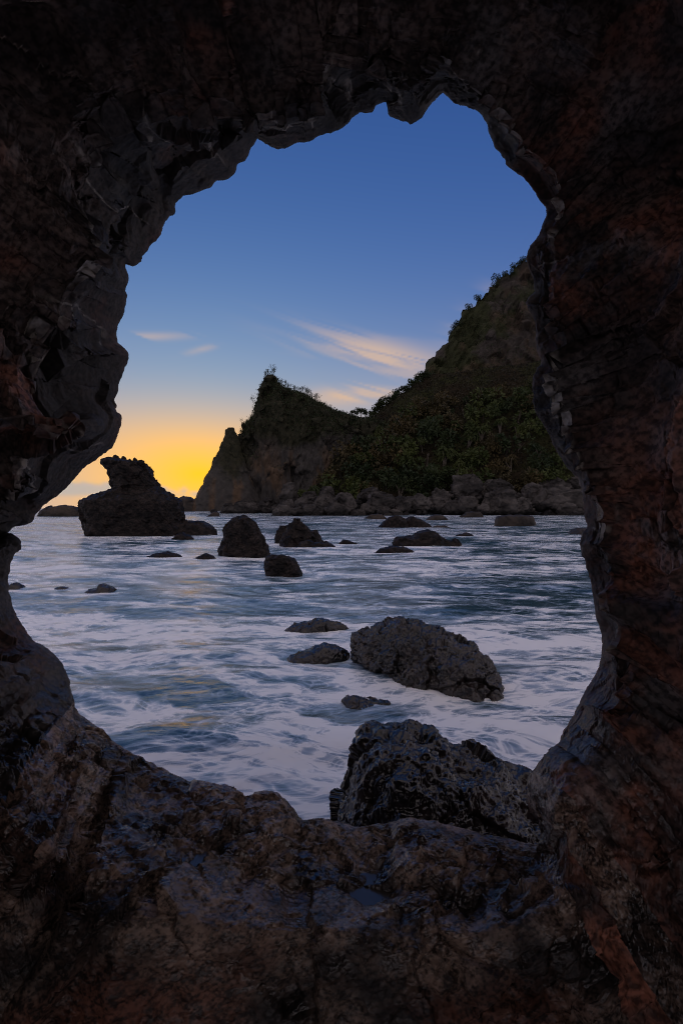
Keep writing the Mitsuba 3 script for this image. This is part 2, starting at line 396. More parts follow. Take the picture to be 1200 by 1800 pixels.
on_ledge = sstep(1.9, 1.45, zz) * (s > -.5) * (s < 2.4)                      # flat wet rock: flatter relief
lump = (meshkit.fbm(flat / np.array([1.0, 1.0, 1.3]), 3, 3) - .5) * .78
fa = facets(warped(flat / .62, .6, 50), 51) * .150
calm_ = .35 + .9 * sstep(.4, .6, meshkit.fbm(flat / .9, 3, 99))
fb_ = facets(warped(flat / .24, .6, 54), 55, .15) * .048 * calm_
rid = (ridged(flat / .42, 3, 70) - .55) * .15
fc = facets(warped(flat / .095, .6, 58), 59, .12) * .022 * calm_
med = (ridged(flat / .13, 4, 74) - .55) * .055 * calm_
fin = (meshkit.fbm(flat / .030, 3, 90) - .5) * .016
keep2 = np.where(s < -1, .4, (.35 + .65 * sstep(.0, .2, s)) * np.where(s < 1, .55 + .45 * edge, 1))
plane_ = (P0[:, 0] < 640) & (P0[:, 1] < 960)
soft_ = np.tile(gaussian_filter1d(plane_.astype(float), 10, mode='wrap'), NR) * sstep(.02, .15, s) * sstep(1.3, .9, s)
lip_ = (1 - .6 * soft_) * (1 - .55 * sstep(.7, .95, s) * sstep(1.5, 1.1, s) * (flat[:, 0] > .6))
disp = keep * (lump * (1 - .75 * on_ledge) + (fa + rid) * (1 - .5 * on_ledge)) + keep2 * lip_ * (fb_ + fc + med * (1 + .3 * on_ledge)) + fin * (1 + .3 * on_ledge)
disp = disp - (.06 + .05 * edge) * sstep(0, .3, s) * sstep(2.4, 1.2, s) * (1 - on_ledge)
flat = flat + nrm * disp[:, None]
# hollows in the ledge where water stands
POOLS = [((668,1556),(50,16)), ((352,1503),(44,11))]
pool_at = []
ledge_rows = (s > .05) & (s < .98)
for (px, py), (rx, ry) in POOLS:
    base = at(px, py, 1.0)
    dirs = (flat - np.array([0, 0, H]))
    dx, dz = dirs[:, 0] / dirs[:, 1] * F + 600, HZ - dirs[:, 2] / dirs[:, 1] * F
    near = ledge_rows & (dirs[:, 1] > .5) & (((dx - px) / rx) ** 2 + ((dz - py) / ry) ** 2 < .5)
    if not near.any():
        continue
    c = flat[near].mean(0)
    ax, ay = rx / F * c[1], .17 + ry / F * c[1] * 1.2
    r2 = ((flat[:, 0] - c[0]) / ax) ** 2 + ((flat[:, 1] - c[1]) / ay) ** 2
    hit = (np.abs(flat[:, 2] - c[2]) < .5) & ledge_rows
    flat[:, 2] -= np.where(hit, .05 * np.exp(-r2 * 1.4), 0)
    pool_at.append((c[0], c[1], c[2] - .055, ax * .95, ay * .95))
V = flat.reshape(NR, NT, 3)
UV = np.stack([np.tile(np.arange(NT) / NT, NR), np.interp(s, [-5, 0, 1, 2, 7], [0, .25, .5, .75, 1])], -1)
is_ledge_col = np.zeros(NT, bool)
is_ledge_col[(Ps[:, 1] > 1240) & ((P0[:, 0] < 935) | (P0[:, 1] > 1480))] = True
fcol = (faces[:, 0] % NT)
frow = faces.min(1) // NT
sel = is_ledge_col[fcol] & (rows[frow] > -3) & (rows[frow] < 3)


def sub(v, f, uv):
    used, inv = np.unique(f, return_inverse=True)
    return v[used], inv.reshape(f.shape), uv[used]


nall = mesh_normals(flat, faces)
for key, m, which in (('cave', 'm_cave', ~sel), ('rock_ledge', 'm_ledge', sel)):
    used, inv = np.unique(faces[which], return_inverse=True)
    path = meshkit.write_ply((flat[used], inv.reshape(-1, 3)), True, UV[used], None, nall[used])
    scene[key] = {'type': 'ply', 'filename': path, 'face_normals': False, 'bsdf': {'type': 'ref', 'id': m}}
tag('cave', 'dark reddish brown cave wall and roof framing the view out to sea', kind='structure')
tag('rock_ledge', 'wet glossy dark rock floor of the cave sloping to the water', kind='structure')
scene['m_pool'] = {'type': 'twosided', 'bsdf': {'type': 'principled', 'base_color': {'type': 'rgb', 'value': (.075, .066, .060)}, 'roughness': .22, 'specular': .5}}
for x, y, z, ax, ay in pool_at:
    k = numbered('rock_pool')
    a = np.linspace(0, 2 * np.pi, 40, endpoint=False)
    v = np.vstack([[x, y, z], np.stack([x + ax * np.cos(a), y + ay * np.sin(a), np.full(40, z)], -1)])
    f = np.array([[0, 1 + i, 1 + (i + 1) % 40] for i in range(40)])
    put(k, v, f, 'm_pool', smooth=False)
    tag(k, 'still rain pool in a hollow of the wet rock floor', kind='structure')


# ------------------------------------------------------------------ rocks
def roughen(v, f, size, seed, amp=1.0, crag=1.0):
    """Breaks a smooth rock up: lumps, tilted facets of three sizes, cracks and grain. size: metres of the largest lumps."""
    n = mesh_normals(v, f)
    p = v / size
    d = (meshkit.fbm(p * 1.5, 3, seed) - .5) * .62
    d = d + facets(warped(p * 2.2, .6, seed + 1), seed, .25) * .26 * crag
    a, b = worley(warped(p * 5.5, .7, seed + 2), seed + 5)
    d = d + (.45 - np.clip(a, 0, .9)) * .20 * crag
    d = d + (ridged(p * 4, 5, seed + 9) - .55) * .30 * crag
    v = v + n * (d * size * amp)[:, None]
    n = mesh_normals(v, f)
    a, b = worley(warped(p * 15, .8, seed + 3), seed + 7)
    d = (.45 - np.clip(a, 0, .9)) * .085 + (ridged(p * 22, 4, seed + 5) - .55) * .085
    return v + n * (d * size * amp * crag)[:, None]


ICO = {k: trimesh.creation.icosphere(subdivisions=k) for k in (3, 4, 5, 6)}


def blob_rock(c, size, seed, level=4, cuts=7, square=.75, amp=.8, crag=1.0, rot=None):
    """A rock of that half size at c: a rounded block, its faces cut by a few planes, then roughened."""
    rng = np.random.default_rng(seed)
    v, f = np.array(ICO[level].vertices), np.array(ICO[level].faces)
    v = np.sign(v) * np.abs(v) ** square
    for _ in range(cuts):
        n = rng.normal(size=3)
        n[2] = abs(n[2]) * .8
        n /= np.linalg.norm(n)
        o = rng.uniform(.6, .95)
        over = np.maximum(v @ n - o, 0)
        v = v - over[:, None] * n * .92
    a = rng.uniform(-.5, .5) if rot is None else rot
    v = v * np.array(size)
    v = v @ np.array([[math.cos(a), math.sin(a), 0], [-math.sin(a), math.cos(a), 0], [0, 0, 1]])
    v = roughen(v + np.array(c), f, float(np.mean(size)) * 1.6, seed, amp, crag)
    return v, f


def ridge_rock(top, D, thick, seed, base=None, nu=150, nv=70, p=.75, amp=.35, size=None, crag=1.0, under=.5, lean=0.0, front=1.0):
    """A rock from its crest line in the photograph (left to right), standing at distance D, thick metres half depth."""
    top = np.array(top, float)
    px = np.linspace(top[0, 0], top[-1, 0], nu)
    py = np.interp(px, top[:, 0], top[:, 1])
    D = np.linspace(D[0], D[1], nu) if isinstance(D, tuple) else np.full(nu, float(D))
    x = (px - 600) / F * D
    h = H + (HZ - py) / F * D + under
    u = np.linspace(-1, 1, nu)
    th = thick * np.clip(1 - np.abs(u) ** 2.6, .03, 1) ** .5
    a = np.linspace(0, np.pi, nv)
    co = np.sign(np.cos(a)) * np.abs(np.cos(a)) ** .8
    si = np.sin(a) ** p
    X = np.repeat(x[:, None], nv, 1)
    Y = D[:, None] - th[:, None] * co[None] * np.where(co > 0, front, 1.0)[None] + lean * h[:, None] * si[None]
    Z = h[:, None] * si[None] - under
    v = np.stack([X, Y, Z], -1).reshape(-1, 3)
    f = grid_faces(nu, nv)
    n = mesh_normals(v, f)
    if n[nv // 2::nv, 2].mean() < 0:
        f = f[:, ::-1]
    sz = size or float((x[-1] - x[0]) * .5)
    return roughen(v, f, sz, seed, amp, crag), f


def loft_rock(slices, D, ratio, seed, rows_n=110, cols=150, amp=.25, size=None, sink=1.0, crag=1.0):
    """A rock from the left and right edges that the photograph shows at each height."""
    sl = np.array(slices, float)
    py = np.linspace(sl[0, 0], sl[-1, 0], rows_n)
    l, r = np.interp(py, sl[:, 0], sl[:, 1]), np.interp(py, sl[:, 0], sl[:, 2])
    py = np.append(py, py[-1] + sink / D * F)
    l, r = np.append(l, l[-1]), np.append(r, r[-1])
    cx, hw = ((l + r) / 2 - 600) / F * D, (r - l) / 2 / F * D
    z = H + (HZ - py) / F * D
    a = np.linspace(0, 2 * np.pi, cols, endpoint=False)
    ca, sa = np.sign(np.cos(a)) * np.abs(np.cos(a)) ** .85, np.sign(np.sin(a)) * np.abs(np.sin(a)) ** .85
    X = cx[:, None] + hw[:, None] * ca
    Y = D + (hw * ratio)[:, None] * sa
    v = np.stack([X, Y, np.repeat(z[:, None], cols, 1)], -1).reshape(-1, 3)
    f = grid_faces(len(z), cols, True)
    v = np.vstack([v, [[cx[0], D, z[0] + .02]]])
    cap = np.array([[i, (i + 1) % cols, len(v) - 1] for i in range(cols)])
    f = np.vstack([f, cap[:, ::-1]])
    n = mesh_normals(v, f)
    if (n[:, 0] * (v[:, 0] - np.append(np.repeat(cx, cols), cx[0]))).mean() < 0:
        f = f[:, ::-1]
    return roughen(v, f, size or float(hw.max()), seed, amp, crag), f


def merge(*ms):
    v, f, o = [], [], 0
    for a, b in ms:
        v.append(a)
        f.append(b + o)
        o += len(a)
    return np.vstack(v), np.vstack(f)


ROCKS = []   # (x, y, radius) where rocks break the sea: the water foams there


def add_rock(name, vf, label, m='m_rock', category='rock', group=None):
    k = numbered(name)
    if m == 'm_rock' and vf[0][:, 1].mean() > 25:
        m = 'm_black_rock'
    put(k, *vf, m)
    tag(k, label, category, group)
    v = vf[0]
    w = v[np.abs(v[:, 2]) < .35 * max(.2, v[:, 2].max())]
    if len(w):
        ROCKS.append((w[:, 0].mean(), w[:, 1].mean(), .5 * (w[:, 0].max() - w[:, 0].min())))
    return k


# the boulder just beyond the ledge
add_rock('boulder', ridge_rock([(578,1470),(586,1440),(590,1420),(600,1395),(612,1365),(625,1335),(640,1312),(660,1299),(690,1292),(715,1296),(745,1305),(775,1315),(800,1324),(840,1330),(865,1343),(890,1358),(915,1370),(940,1390),(975,1420),(1010,1470)],
                               5.25, .6, 5, nu=380, nv=300, p=.7, amp=.34, size=1.0, under=.6, front=2.3),
         'large wet dark boulder just beyond the rock floor of the cave', category='boulder')
# the broad boulder in the surf
D = 17.0
def on_sea(px, py):
    return sea_y(py)
add_rock('boulder', ridge_rock([(622,1150),(626,1138),(640,1125),(665,1117),(690,1112),(710,1109),(740,1112),(775,1125),(800,1140),(825,1152),(850,1165),(865,1185),(873,1215)],
                               (11.4, 9.75), 1.35, 12, nu=320, nv=230, p=.8, amp=.44, size=1.0, under=.35),
         'broad craggy black boulder in the surf, largest rock standing in the near water', category='boulder')
add_rock('sea_rock', ridge_rock([(496,1122),(515,1112),(540,1107),(555,1101),(575,1102),(590,1107),(614,1116)], 14.2, .4, 21, nu=160, nv=80, amp=.26, under=.25),
         'long low black rock awash, farther of the two left of the broad boulder')
add_rock('sea_rock', ridge_rock([(500,1180),(512,1165),(535,1158),(555,1150),(572,1144),(588,1147),(600,1155),(612,1166)], 11.4, .5, 22, nu=160, nv=80, amp=.28, under=.25),
         'small hump of black rock, nearer of the two left of the broad boulder')
add_rock('sea_rock', ridge_rock([(600,1262),(606,1246),(620,1241),(650,1246),(685,1252),(720,1262)], 8.75, .4, 23, nu=160, nv=90, amp=.3, under=.3),
         'flat wet rock barely above the water between the broad boulder and the cave')
# rocks farther out
v1 = loft_rock([(919,418,428),(924,409,437),(932,403,450),(945,397,456),(958,394,463),(972,390,469),(992,384,474)], sea_y(990), .8, 31, amp=.35)
add_rock('sea_rock', v1, 'tall black pyramid shaped rock standing in the sea left of centre')
add_rock('sea_rock', merge(loft_rock([(924,518,524),(932,512,532),(942,505,543),(955,498,553),(973,493,562)], sea_y(972), .8, 32, amp=.35, rows_n=80, cols=110),
                           loft_rock([(936,492,507),(945,486,512),(957,483,514),(970,482,516)], sea_y(967), .8, 33, amp=.3, rows_n=50, cols=80),
                           ridge_rock([(535,958),(545,945),(556,944),(565,958),(570,968)], sea_y(970), .9, 34, nu=60, nv=40, amp=.3)),
         'black cone shaped rock with lower side lumps, right of the tall pyramid rock')
add_rock('sea_rock', merge(ridge_rock([(522,974),(530,964),(540,961),(552,966),(562,963),(575,968),(588,974)], sea_y(975), .8, 35, nu=80, nv=40, amp=.3)), 'low broken black reef in front of the cone shaped rock')
add_rock('sea_rock', merge(ridge_rock([(596,966),(603,961),(614,963),(628,967)], sea_y(967), .6, 36, nu=50, nv=30, amp=.3)), 'small flat rock just right of the reef before the cone shaped rock')
add_rock('sea_rock', loft_rock([(988,478,498),(992,470,512),(1000,466,522),(1010,465,526),(1021,465,530)], sea_y(1020), .8, 37, amp=.3, rows_n=80, cols=120),
         'squat rounded black rock alone in the water below the cone shaped rock')
add_rock('sea_rock', ridge_rock([(255,993),(272,987),(292,982),(310,985),(322,990)], sea_y(991), .9, 38, nu=90, nv=40, amp=.25), 'flat dark slab of rock awash below the tall sea stack')
add_rock('sea_rock', ridge_rock([(338,998),(348,990),(360,985),(372,989),(382,997)], sea_y(997), .8, 39, nu=80, nv=40, amp=.3), 'small pointed rock at the left foot of the tall pyramid rock')
add_rock('sea_rock', ridge_rock([(10,1052),(16,1041),(26,1036),(36,1040),(42,1050)], sea_y(1051), .5, 40, nu=80, nv=40, amp=.25), 'small dark rock by the left cave wall')
add_rock('sea_rock', ridge_rock([(90,1054),(98,1046),(108,1043),(118,1046),(124,1052)], sea_y(1052), .4, 41, nu=70, nv=40, amp=.3), 'little dark rock in the left water, second from the cave wall')
add_rock('sea_rock', ridge_rock([(146,1056),(160,1049),(172,1046),(180,1038),(190,1041),(198,1047),(206,1056)], sea_y(1056), .6, 42, nu=90, nv=40, amp=.3), 'knobbly dark rock in the left water, third from the cave wall')
add_rock('sea_rock', ridge_rock([(705,938),(712,925),(722,920),(735,924),(748,931),(758,938)], sea_y(938.5), 1.5, 44, nu=80, nv=50, amp=.2), 'right one of two smooth dark humps in the water before the boulder shore')
add_rock('sea_rock', merge(ridge_rock([(664,940),(672,930),(682,922),(700,918),(712,924),(718,938)], sea_y(939), 1.5, 43, nu=80, nv=50, amp=.22)), 'left one of two smooth dark humps in the water before the boulder shore')
add_rock('sea_rock', merge(ridge_rock([(688,966),(698,958),(712,955),(725,952),(735,946),(752,943),(768,950),(778,962),(790,964),(800,960),(808,968)], sea_y(971), 1.5, 45, nu=130, nv=60, amp=.24)), 'jagged black reef in the middle of the bay')
add_rock('sea_rock', merge(ridge_rock([(655,984),(668,977),(690,972),(715,974),(735,982)], sea_y(981), .8, 46, nu=80, nv=40, amp=.25)),
         'low flat rock awash at the left foot of the jagged reef')
add_rock('sea_rock', merge(ridge_rock([(796,957),(806,952),(817,948),(828,952),(838,957)], sea_y(956), .8, 47, nu=60, nv=36, amp=.3)), 'low dark rock just right of the jagged reef')
add_rock('sea_rock', merge(ridge_rock([(840,957),(848,953),(858,956)], sea_y(956), .4, 48, nu=40, nv=30, amp=.3)), 'tiny dark rock second to the right of the jagged reef')
add_rock('sea_rock', ridge_rock([(869,936),(873,920),(890,917),(915,917),(933,919),(938,926),(941,937)], sea_y(937), 2.2, 49, nu=110, nv=60, p=.4, amp=.14), 'flat topped block of dark rock in the water before the right shore', 'm_far_rock')
add_rock('sea_rock', ridge_rock([(757,941),(768,936),(780,935),(792,940)], sea_y(940), 1.0, 50, nu=60, nv=36, amp=.25), 'thin dark slab awash between the twin humps and the flat topped block', 'm_far_rock')
for (a, b, y0, y1, lab) in ((640, 678, 915, 923.5, 'low dark rock before the pale pointed shore boulder'), (748, 786, 917, 926, 'sloping dark slab in the water right of the twin humps'),
                            (808, 852, 911, 921, 'long dark rock at the water edge below the tall shore boulder'), (672, 690, 913, 919, 'tiny dark rock at the water edge behind the twin humps'),
                            (1000, 1040, 940, 952, 'dark rock awash beside the right cave wall')):
    m_ = .5 * (a + b)
    add_rock('sea_rock', ridge_rock([(a, y1), (a + .25 * (b - a), y0 + 2), (m_, y0), (b - .2 * (b - a), y0 + 1), (b, y1)], sea_y(y1), .05 * (b - a), int(a), nu=70, nv=36, amp=.25), lab, 'm_far_rock')
# the sea stack and the rocks around it
DS = sea_y(953)
stack = loft_rock([(821,192,232),(824,184,248),(832,188,259),(847,195,267),(860,199,273),(868,202,276),(874,200,285),(880,187,296),(886,168,306),(893,150,315),(905,150,318),(920,152,319),(935,154,322),(955,157,326)], DS, .85, 60, rows_n=170, cols=260, amp=.22, size=4.2, crag=1.3)
teeth = [ridge_rock([(px - w, 830), (px - w * .3, py + 1), (px, py), (px + w * .6, py + 3), (px + w, 832)], DS + dy, .35, 61 + i, nu=40, nv=30, amp=.2, under=-(H + (HZ - 834) / F * DS)) for i, (px, py, w, dy) in
         enumerate(((203, 811, 9, 0), (217, 813, 7, .3), (228, 818, 6, -.2), (237, 816, 6, .1), (249, 822, 7, 0)))]
foot = ridge_rock([(225,950),(262,925),(300,922),(325,926),(345,928),(358,931),(370,937),(380,944)], DS + .5, 2.6, 66, nu=140, nv=60, amp=.22, size=2.4)
skirt = ridge_rock([(150,958),(185,945),(230,935),(280,938),(318,946),(340,956)], DS - 1.2, 1.6, 67, nu=140, nv=60, amp=.22, size=2.0)
k = 'sea_stack'
add_rock(k, merge(stack, *teeth, foot, skirt), 'tall black sea stack with a hooked saw toothed top on a broad base', 'm_rock', 'sea stack')
add_rock('sea_rock', ridge_rock([(300,962),(310,952),(322,949),(334,955),(342,963)], sea_y(961), 1.0, 68, nu=70, nv=40, amp=.3), 'small wet rock at the right foot of the sea stack')
add_rock('sea_rock', ridge_rock([(69,921),(74,910),(86,904),(100,903),(118,901),(132,903),(142,909),(148,920)], sea_y(919), 6, 69, nu=110, nv=50, amp=.2), 'low brown skerry on the horizon far left of the sea stack', 'm_far_rock')
add_rock('sea_rock', ridge_rock([(308,916),(312,890),(322,884),(335,886),(345,893),(352,892),(359,896),(364,914)], sea_y(915.5), 7, 70, nu=110, nv=50, p=.5, amp=.16), 'brown lumpy rock between the sea stack and the headland', 'm_far_rock')
add_rock('sea_rock', ridge_rock([(356,913),(361,905),(367,902),(373,908),(375,914)], sea_y(914.5), 3, 71, nu=50, nv=36, amp=.2), 'small dark rock touching the lumpy brown rock by the headland', 'm_far_rock')
add_rock('sea_rock', ridge_rock([(362,921),(372,914),(378,911),(384,914),(386,921)], sea_y(920.5), 1.5, 72, nu=60, nv=36, amp=.2), 'small wedge shaped dark rock in open water before the headland', 'm_far_rock')

# ------------------------------------------------------------------ headland, wooded slope and cliff
def terrain(key, px, base, crest, D0, D1, seed, rows_n, size, amp, gully, m, back=True, bulge=0.0, broken=0.0):
    """A slope from its foot line (pixel column, height in metres) up to its crest (pixel row) and down the far side."""
    px = np.asarray(px, float)
    c0, c1 = base, at(px, crest, D1)
    foot = np.stack([(px - 600) / F * D0, D0 + px * 0, c0 + px * 0], -1)
    t = np.linspace(0, 1, rows_n)[:, None, None]
    v = foot[None] + (c1 - foot)[None] * t
    v[..., 2] += bulge * np.sin(t[..., 0] * np.pi) * (c1[:, 2] - foot[:, 2])[None]
    tail = [np.stack([c1[:, 0] * k, c1[:, 1] * k, c1[:, 2] * z - (1 - z) * 8], -1)[None] for k, z in ((1.06, .97), (1.15, .85), (1.35, .45), (1.6, 0))]
    v = np.concatenate([v] + tail)
    sh = v.shape
    f = grid_faces(sh[0], sh[1])
    v = v.reshape(-1, 3)
    n = mesh_normals(v, f)
    if n[:, 2].mean() < 0:
        f, n = f[:, ::-1], -n
    p = v / size
    d = (meshkit.fbm(p * 1.6, 4, seed) - .5) * 1.0 + (ridged(p * np.array([4, 4, gully]), 3, seed + 4) - .55) * .45 + (meshkit.fbm(p * 12, 3, seed + 8) - .5) * .18
    v = v + n * (d * size * amp)[:, None]
    if broken:
        v = v + mesh_normals(v, f) * ((facets(warped(v / np.array([14, 14, 24.0]), .6, seed + 11), seed + 12) * 4.0 + facets(warped(v / 5.0, .6, seed + 13), seed + 14) * 1.4) * broken)[:, None]
    put(key, v, f, m)
    return v.reshape(sh), mesh_normals(v, f).reshape(sh)


crest_h = [(376,914),(388,880),(402,835),(414,800),(424,783),(431,758),(447,742),(454,718),(458,702),(463,688),(470,679),(486,681),(500,695),(540,708),(558,720),(580,729),(605,740),(625,746),(650,750),(690,775),(740,850)]
hv, hf = ridge_rock(crest_h, 335, 60, 80, nu=420, nv=230, p=.5, amp=.045, size=34, under=6, front=.28)
hn = mesh_normals(hv, hf)
top_free = sstep(95, 70, hv[:, 2] + 0 * hv[:, 0]) * .6 + .4
hd = (meshkit.fbm(hv / np.array([14, 14, 40.0]), 4, 81) - .5) * 6.0 + (ridged(hv / np.array([6, 6, 18.0]), 4, 82) - .55) * 4.2 + (meshkit.fbm(hv / 2.2, 3, 83) - .5) * 1.3
hv = hv + hn * (hd * np.clip(np.abs(hn[:, 1]) * 1.6 - .2, .12, 1))[:, None]
hd2 = facets(warped(hv / np.array([11, 11, 17.0]), .6, 85), 86) * 3.2 + facets(warped(hv / 4.2, .6, 87), 88) * 1.1
hv = hv + mesh_normals(hv, hf) * (hd2 * np.clip(np.abs(hn[:, 1]) * 1.6 - .2, .15, 1))[:, None]
spire = loft_rock([(764,400,410),(769,398,412),(778,396,416),(790,391,420),(803,386,424),(815,380,428),(826,374,431),(838,371,434),(852,361,440),(866,357,446),(880,349,452),(893,344,458),(912,338,462)], 318, .8, 84, rows_n=150, cols=180, amp=.16, size=16, sink=4)
put('headland', *merge((hv, hf), spire), 'm_headland')
tag('headland', 'steep dark rocky headland with a pinnacle on its seaward edge', kind='structure')

hx = np.array([515, 530, 545, 560, 580, 600, 625, 650, 680, 700, 735, 760, 800, 850, 900, 950, 1050, 1300.0])
hy = np.array([917, 905, 882, 862, 832, 803, 772, 750, 724, 708, 684, 672, 668, 660, 654, 646, 626, 600.0])
pxs = np.linspace(515, 1300, 330)
crest_py = np.interp(pxs, hx, hy)
hill_v, hill_n = terrain('hill', pxs, np.interp(pxs, [515, 600, 1000, 1300], [-2, 4, 8, 8]), crest_py, np.interp(pxs, [515, 1000, 1300], [285, 262, 255]), np.interp(pxs, [515, 560, 660, 1300], [292, 310, 350, 340]),
                         90, 150, 30, .12, 2.2, 'm_hill', bulge=.08)
tag('hill', 'wooded slope falling from the cliff to the boulder shore', kind='structure')
cx_ = np.array([700, 735, 752, 757, 770, 790, 795, 810, 820, 835, 860, 885, 915, 935, 1000, 1080, 1300.0])
cy_ = np.array([790, 725, 674, 657, 637, 616, 602, 582, 562, 542, 517, 497, 478, 465, 430, 385, 350.0])
pxc = np.linspace(700, 1300, 300)
cl_v, cl_n = terrain('cliff', pxc, 20.0, np.interp(pxc, cx_, cy_), 372.0, np.interp(pxc, [700, 800, 1300], [400, 425, 450]), 120, 200, 36, .22, .8, 'm_cliff', bulge=.05, broken=1.0)
tag('cliff', 'bare steep cliff rising to the right behind the wooded slope', kind='structure')

# ------------------------------------------------------------------ boulders along the far shore
BIG = [  # centre pixel, size in pixels, distance, label
    (606, 891, 38, 36, 252, 'pale pointed boulder standing out on the far shore'), (668, 893, 54, 36, 254, 'wide pale grey boulder right of the pointed one'),
    (646, 880, 36, 22, 262, 'rounded grey boulder at the foot of the bushes behind the pointed one'), (706, 898, 40, 26, 252, None), (738, 895, 42, 30, 254, None),
    (772, 893, 40, 36, 256, None), (826, 869, 54, 56, 262, 'tall leaning slab of grey rock, highest boulder of the far shore'), (868, 868, 54, 28, 264, 'long rounded grey boulder beside the tall leaning slab'),
    (880, 893, 74, 46, 254, 'broad dark grey boulder at the waterline below the long rounded one'), (916, 903, 38, 28, 249, None), (938, 884, 46, 40, 257, 'bulky grey boulder left of the big slanting slab'),
    (994, 888, 96, 44, 252, 'big slanting grey slab against the right cave wall'), (1004, 917, 66, 34, 242, 'dark wet boulder in the water below the slanting slab'), (976, 864, 46, 26, 263, None), (1012, 862, 40, 28, 266, None),
    (822, 899, 44, 36, 251, None), (850, 908, 30, 20, 246, None), (798, 902, 30, 26, 250, None), (500, 911, 40, 24, 252, None), (546, 911, 46, 26, 250, 'dark ridged boulder at the waterline left of the pointed one'), (592, 909, 42, 26, 248, None),
    (628, 914, 26, 14, 245, None), (508, 880, 34, 44, 285, 'dark block of rock at the foot of the headland'), (470, 900, 30, 26, 288, None), (432, 903, 44, 22, 285, 'dark low boulder in the surf under the headland'),
    (404, 905, 32, 16, 284, None), (542, 890, 40, 32, 276, None), (566, 893, 34, 28, 268, None), (575, 880, 30, 24, 276, None)]
ALIKE = {}
COMMON = 'grey boulder in the jumbled heap along the far shore'
rng = np.random.default_rng(77)


def shore_boulder(cx, cy, w, h, Y, label, seed, level):
    c = at(cx, cy, Y)
    c[2] = max(c[2], -.5)
    sx, sz = w / F * Y * .56, h / F * Y * .56
    vf = blob_rock(c, (sx, sx * .85, sz), seed, level, cuts=18, square=.7, amp=.34, crag=1.15, rot=rng.uniform(-.35, .35))
    k = numbered('shore_boulder')
    put(k, *vf, 'm_boulder', smooth=True)
    tag(k, label or COMMON, 'boulder', 'boulders along the far shore')
    if not label:
        size = 'small' if w < 14 else 'middling' if w < 24 else 'large'
        row = 'at the waterline' if cy + h / 2 > 912 else 'midway in the heap' if cy > 884 else 'high on the heap'
        side = 'under the headland' if cx < 500 else 'left of the pale pointed one' if cx < 588 else 'right of the pale pointed one' if cx < 700 else 'below the bushes' if cx < 800 else 'by the tall leaning slab' if cx < 900 else 'by the cave wall'
        ALIKE.setdefault(f'{size} grey boulder {row}, {side}', []).append((cx, k))


for i, (cx, cy, w, h, Y, lab) in enumerate(BIG):
    shore_boulder(cx, cy, w, h, Y, lab, 300 + i, 5)
for i in range(120):
    cx = rng.uniform(490, 1045)
    u = rng.uniform(0, 1)
    w = (7 + 19 * rng.uniform() ** 2) * (1.1 - .3 * u)
    up = np.interp(cx, [490, 600, 800, 1040], [20, 26, 40, 46])
    shore_boulder(cx, 916 - u * up, w, w * rng.uniform(.55, .85), 246 + 18 * u + rng.uniform(-2, 2), None, 400 + i, 4)
for i in range(14):
    cx = rng.uniform(370, 500)
    w = rng.uniform(8, 18)
    shore_boulder(cx, 912 - rng.uniform(0, 8), w, w * .6, 284 + rng.uniform(-4, 6), None, 520 + i, 4)


# ------------------------------------------------------------------ plants
def leaf_colour(a, b, sc=.12):
    def fn(p, n, uv):
        return mx(a, b, ss(.3, .7, fb(p.x * sc, p.y * sc, p.z * sc, 3))) * (.6 + .8 * nz(p.x * 1.3, p.y * 1.3, p.z * 1.3))
    return fn


def leafmat(key, a, b):
    scene[key] = {'type': 'twosided', 'bsdf': {'type': 'principled', 'base_color': mikit.proc(leaf_colour(C(*a), C(*b))), 'roughness': .6, 'specular': .3}}


leafmat('m_green', (.038, .056, .015), (.068, .084, .021))
leafmat('m_dark_green', (.020, .034, .013), (.040, .056, .018))
leafmat('m_olive', (.050, .042, .018), (.085, .064, .024))
leafmat('m_undergrowth', (.014, .014, .007), (.030, .026, .012))
scene['m_bark'] = {'type': 'twosided', 'bsdf': {'type': 'diffuse', 'reflectance': {'type': 'rgb', 'value': (.17, .145, .12)}}}
scene['m_dark_bark'] = {'type': 'twosided', 'bsdf': {'type': 'diffuse', 'reflectance': {'type': 'rgb', 'value': (.05, .042, .036)}}}


def leaves(pos, dirs, length, width, rng, droop=0.0):
    """Bent strips: two quads each, from pos along dirs."""
    n = len(pos)
    d = dirs / np.maximum(np.linalg.norm(dirs, axis=1, keepdims=True), 1e-9)
    side = np.cross(d, rng.normal(size=(n, 3)))
    side /= np.maximum(np.linalg.norm(side, axis=1, keepdims=True), 1e-9)
    L, W = np.broadcast_to(length, (n,))[:, None], np.broadcast_to(width, (n,))[:, None]
    m = pos + d * L * .55
    e = m + (d + np.array([0, 0, -droop])) * L * .5
    v = np.stack([pos - side * W * .3, pos + side * W * .3, m - side * W * .5, m + side * W * .5, e], 1).reshape(-1, 3)
    o = np.arange(n)[:, None] * 5
    f = np.concatenate([o + np.array([[0, 1, 3]]), o + np.array([[0, 3, 2]]), o + np.array([[2, 3, 4]])])
    return v, f


def tube(points, radii, sides=5):
    p = np.asarray(points, float)
    t = np.gradient(p, axis=0)
    t /= np.linalg.norm(t, axis=1, keepdims=True) + 1e-9
    a = np.cross(t, [.3, .9, .2])
    a /= np.linalg.norm(a, axis=1, keepdims=True) + 1e-9
    b, g = np.cross(t, a), np.arange(sides) * 2 * np.pi / sides
    v = p[:, None] + np.asarray(radii)[:, None, None] * (np.cos(g)[None, :, None] * a[:, None] + np.sin(g)[None, :, None] * b[:, None])
    return v.reshape(-1, 3), grid_faces(len(p), sides, True)


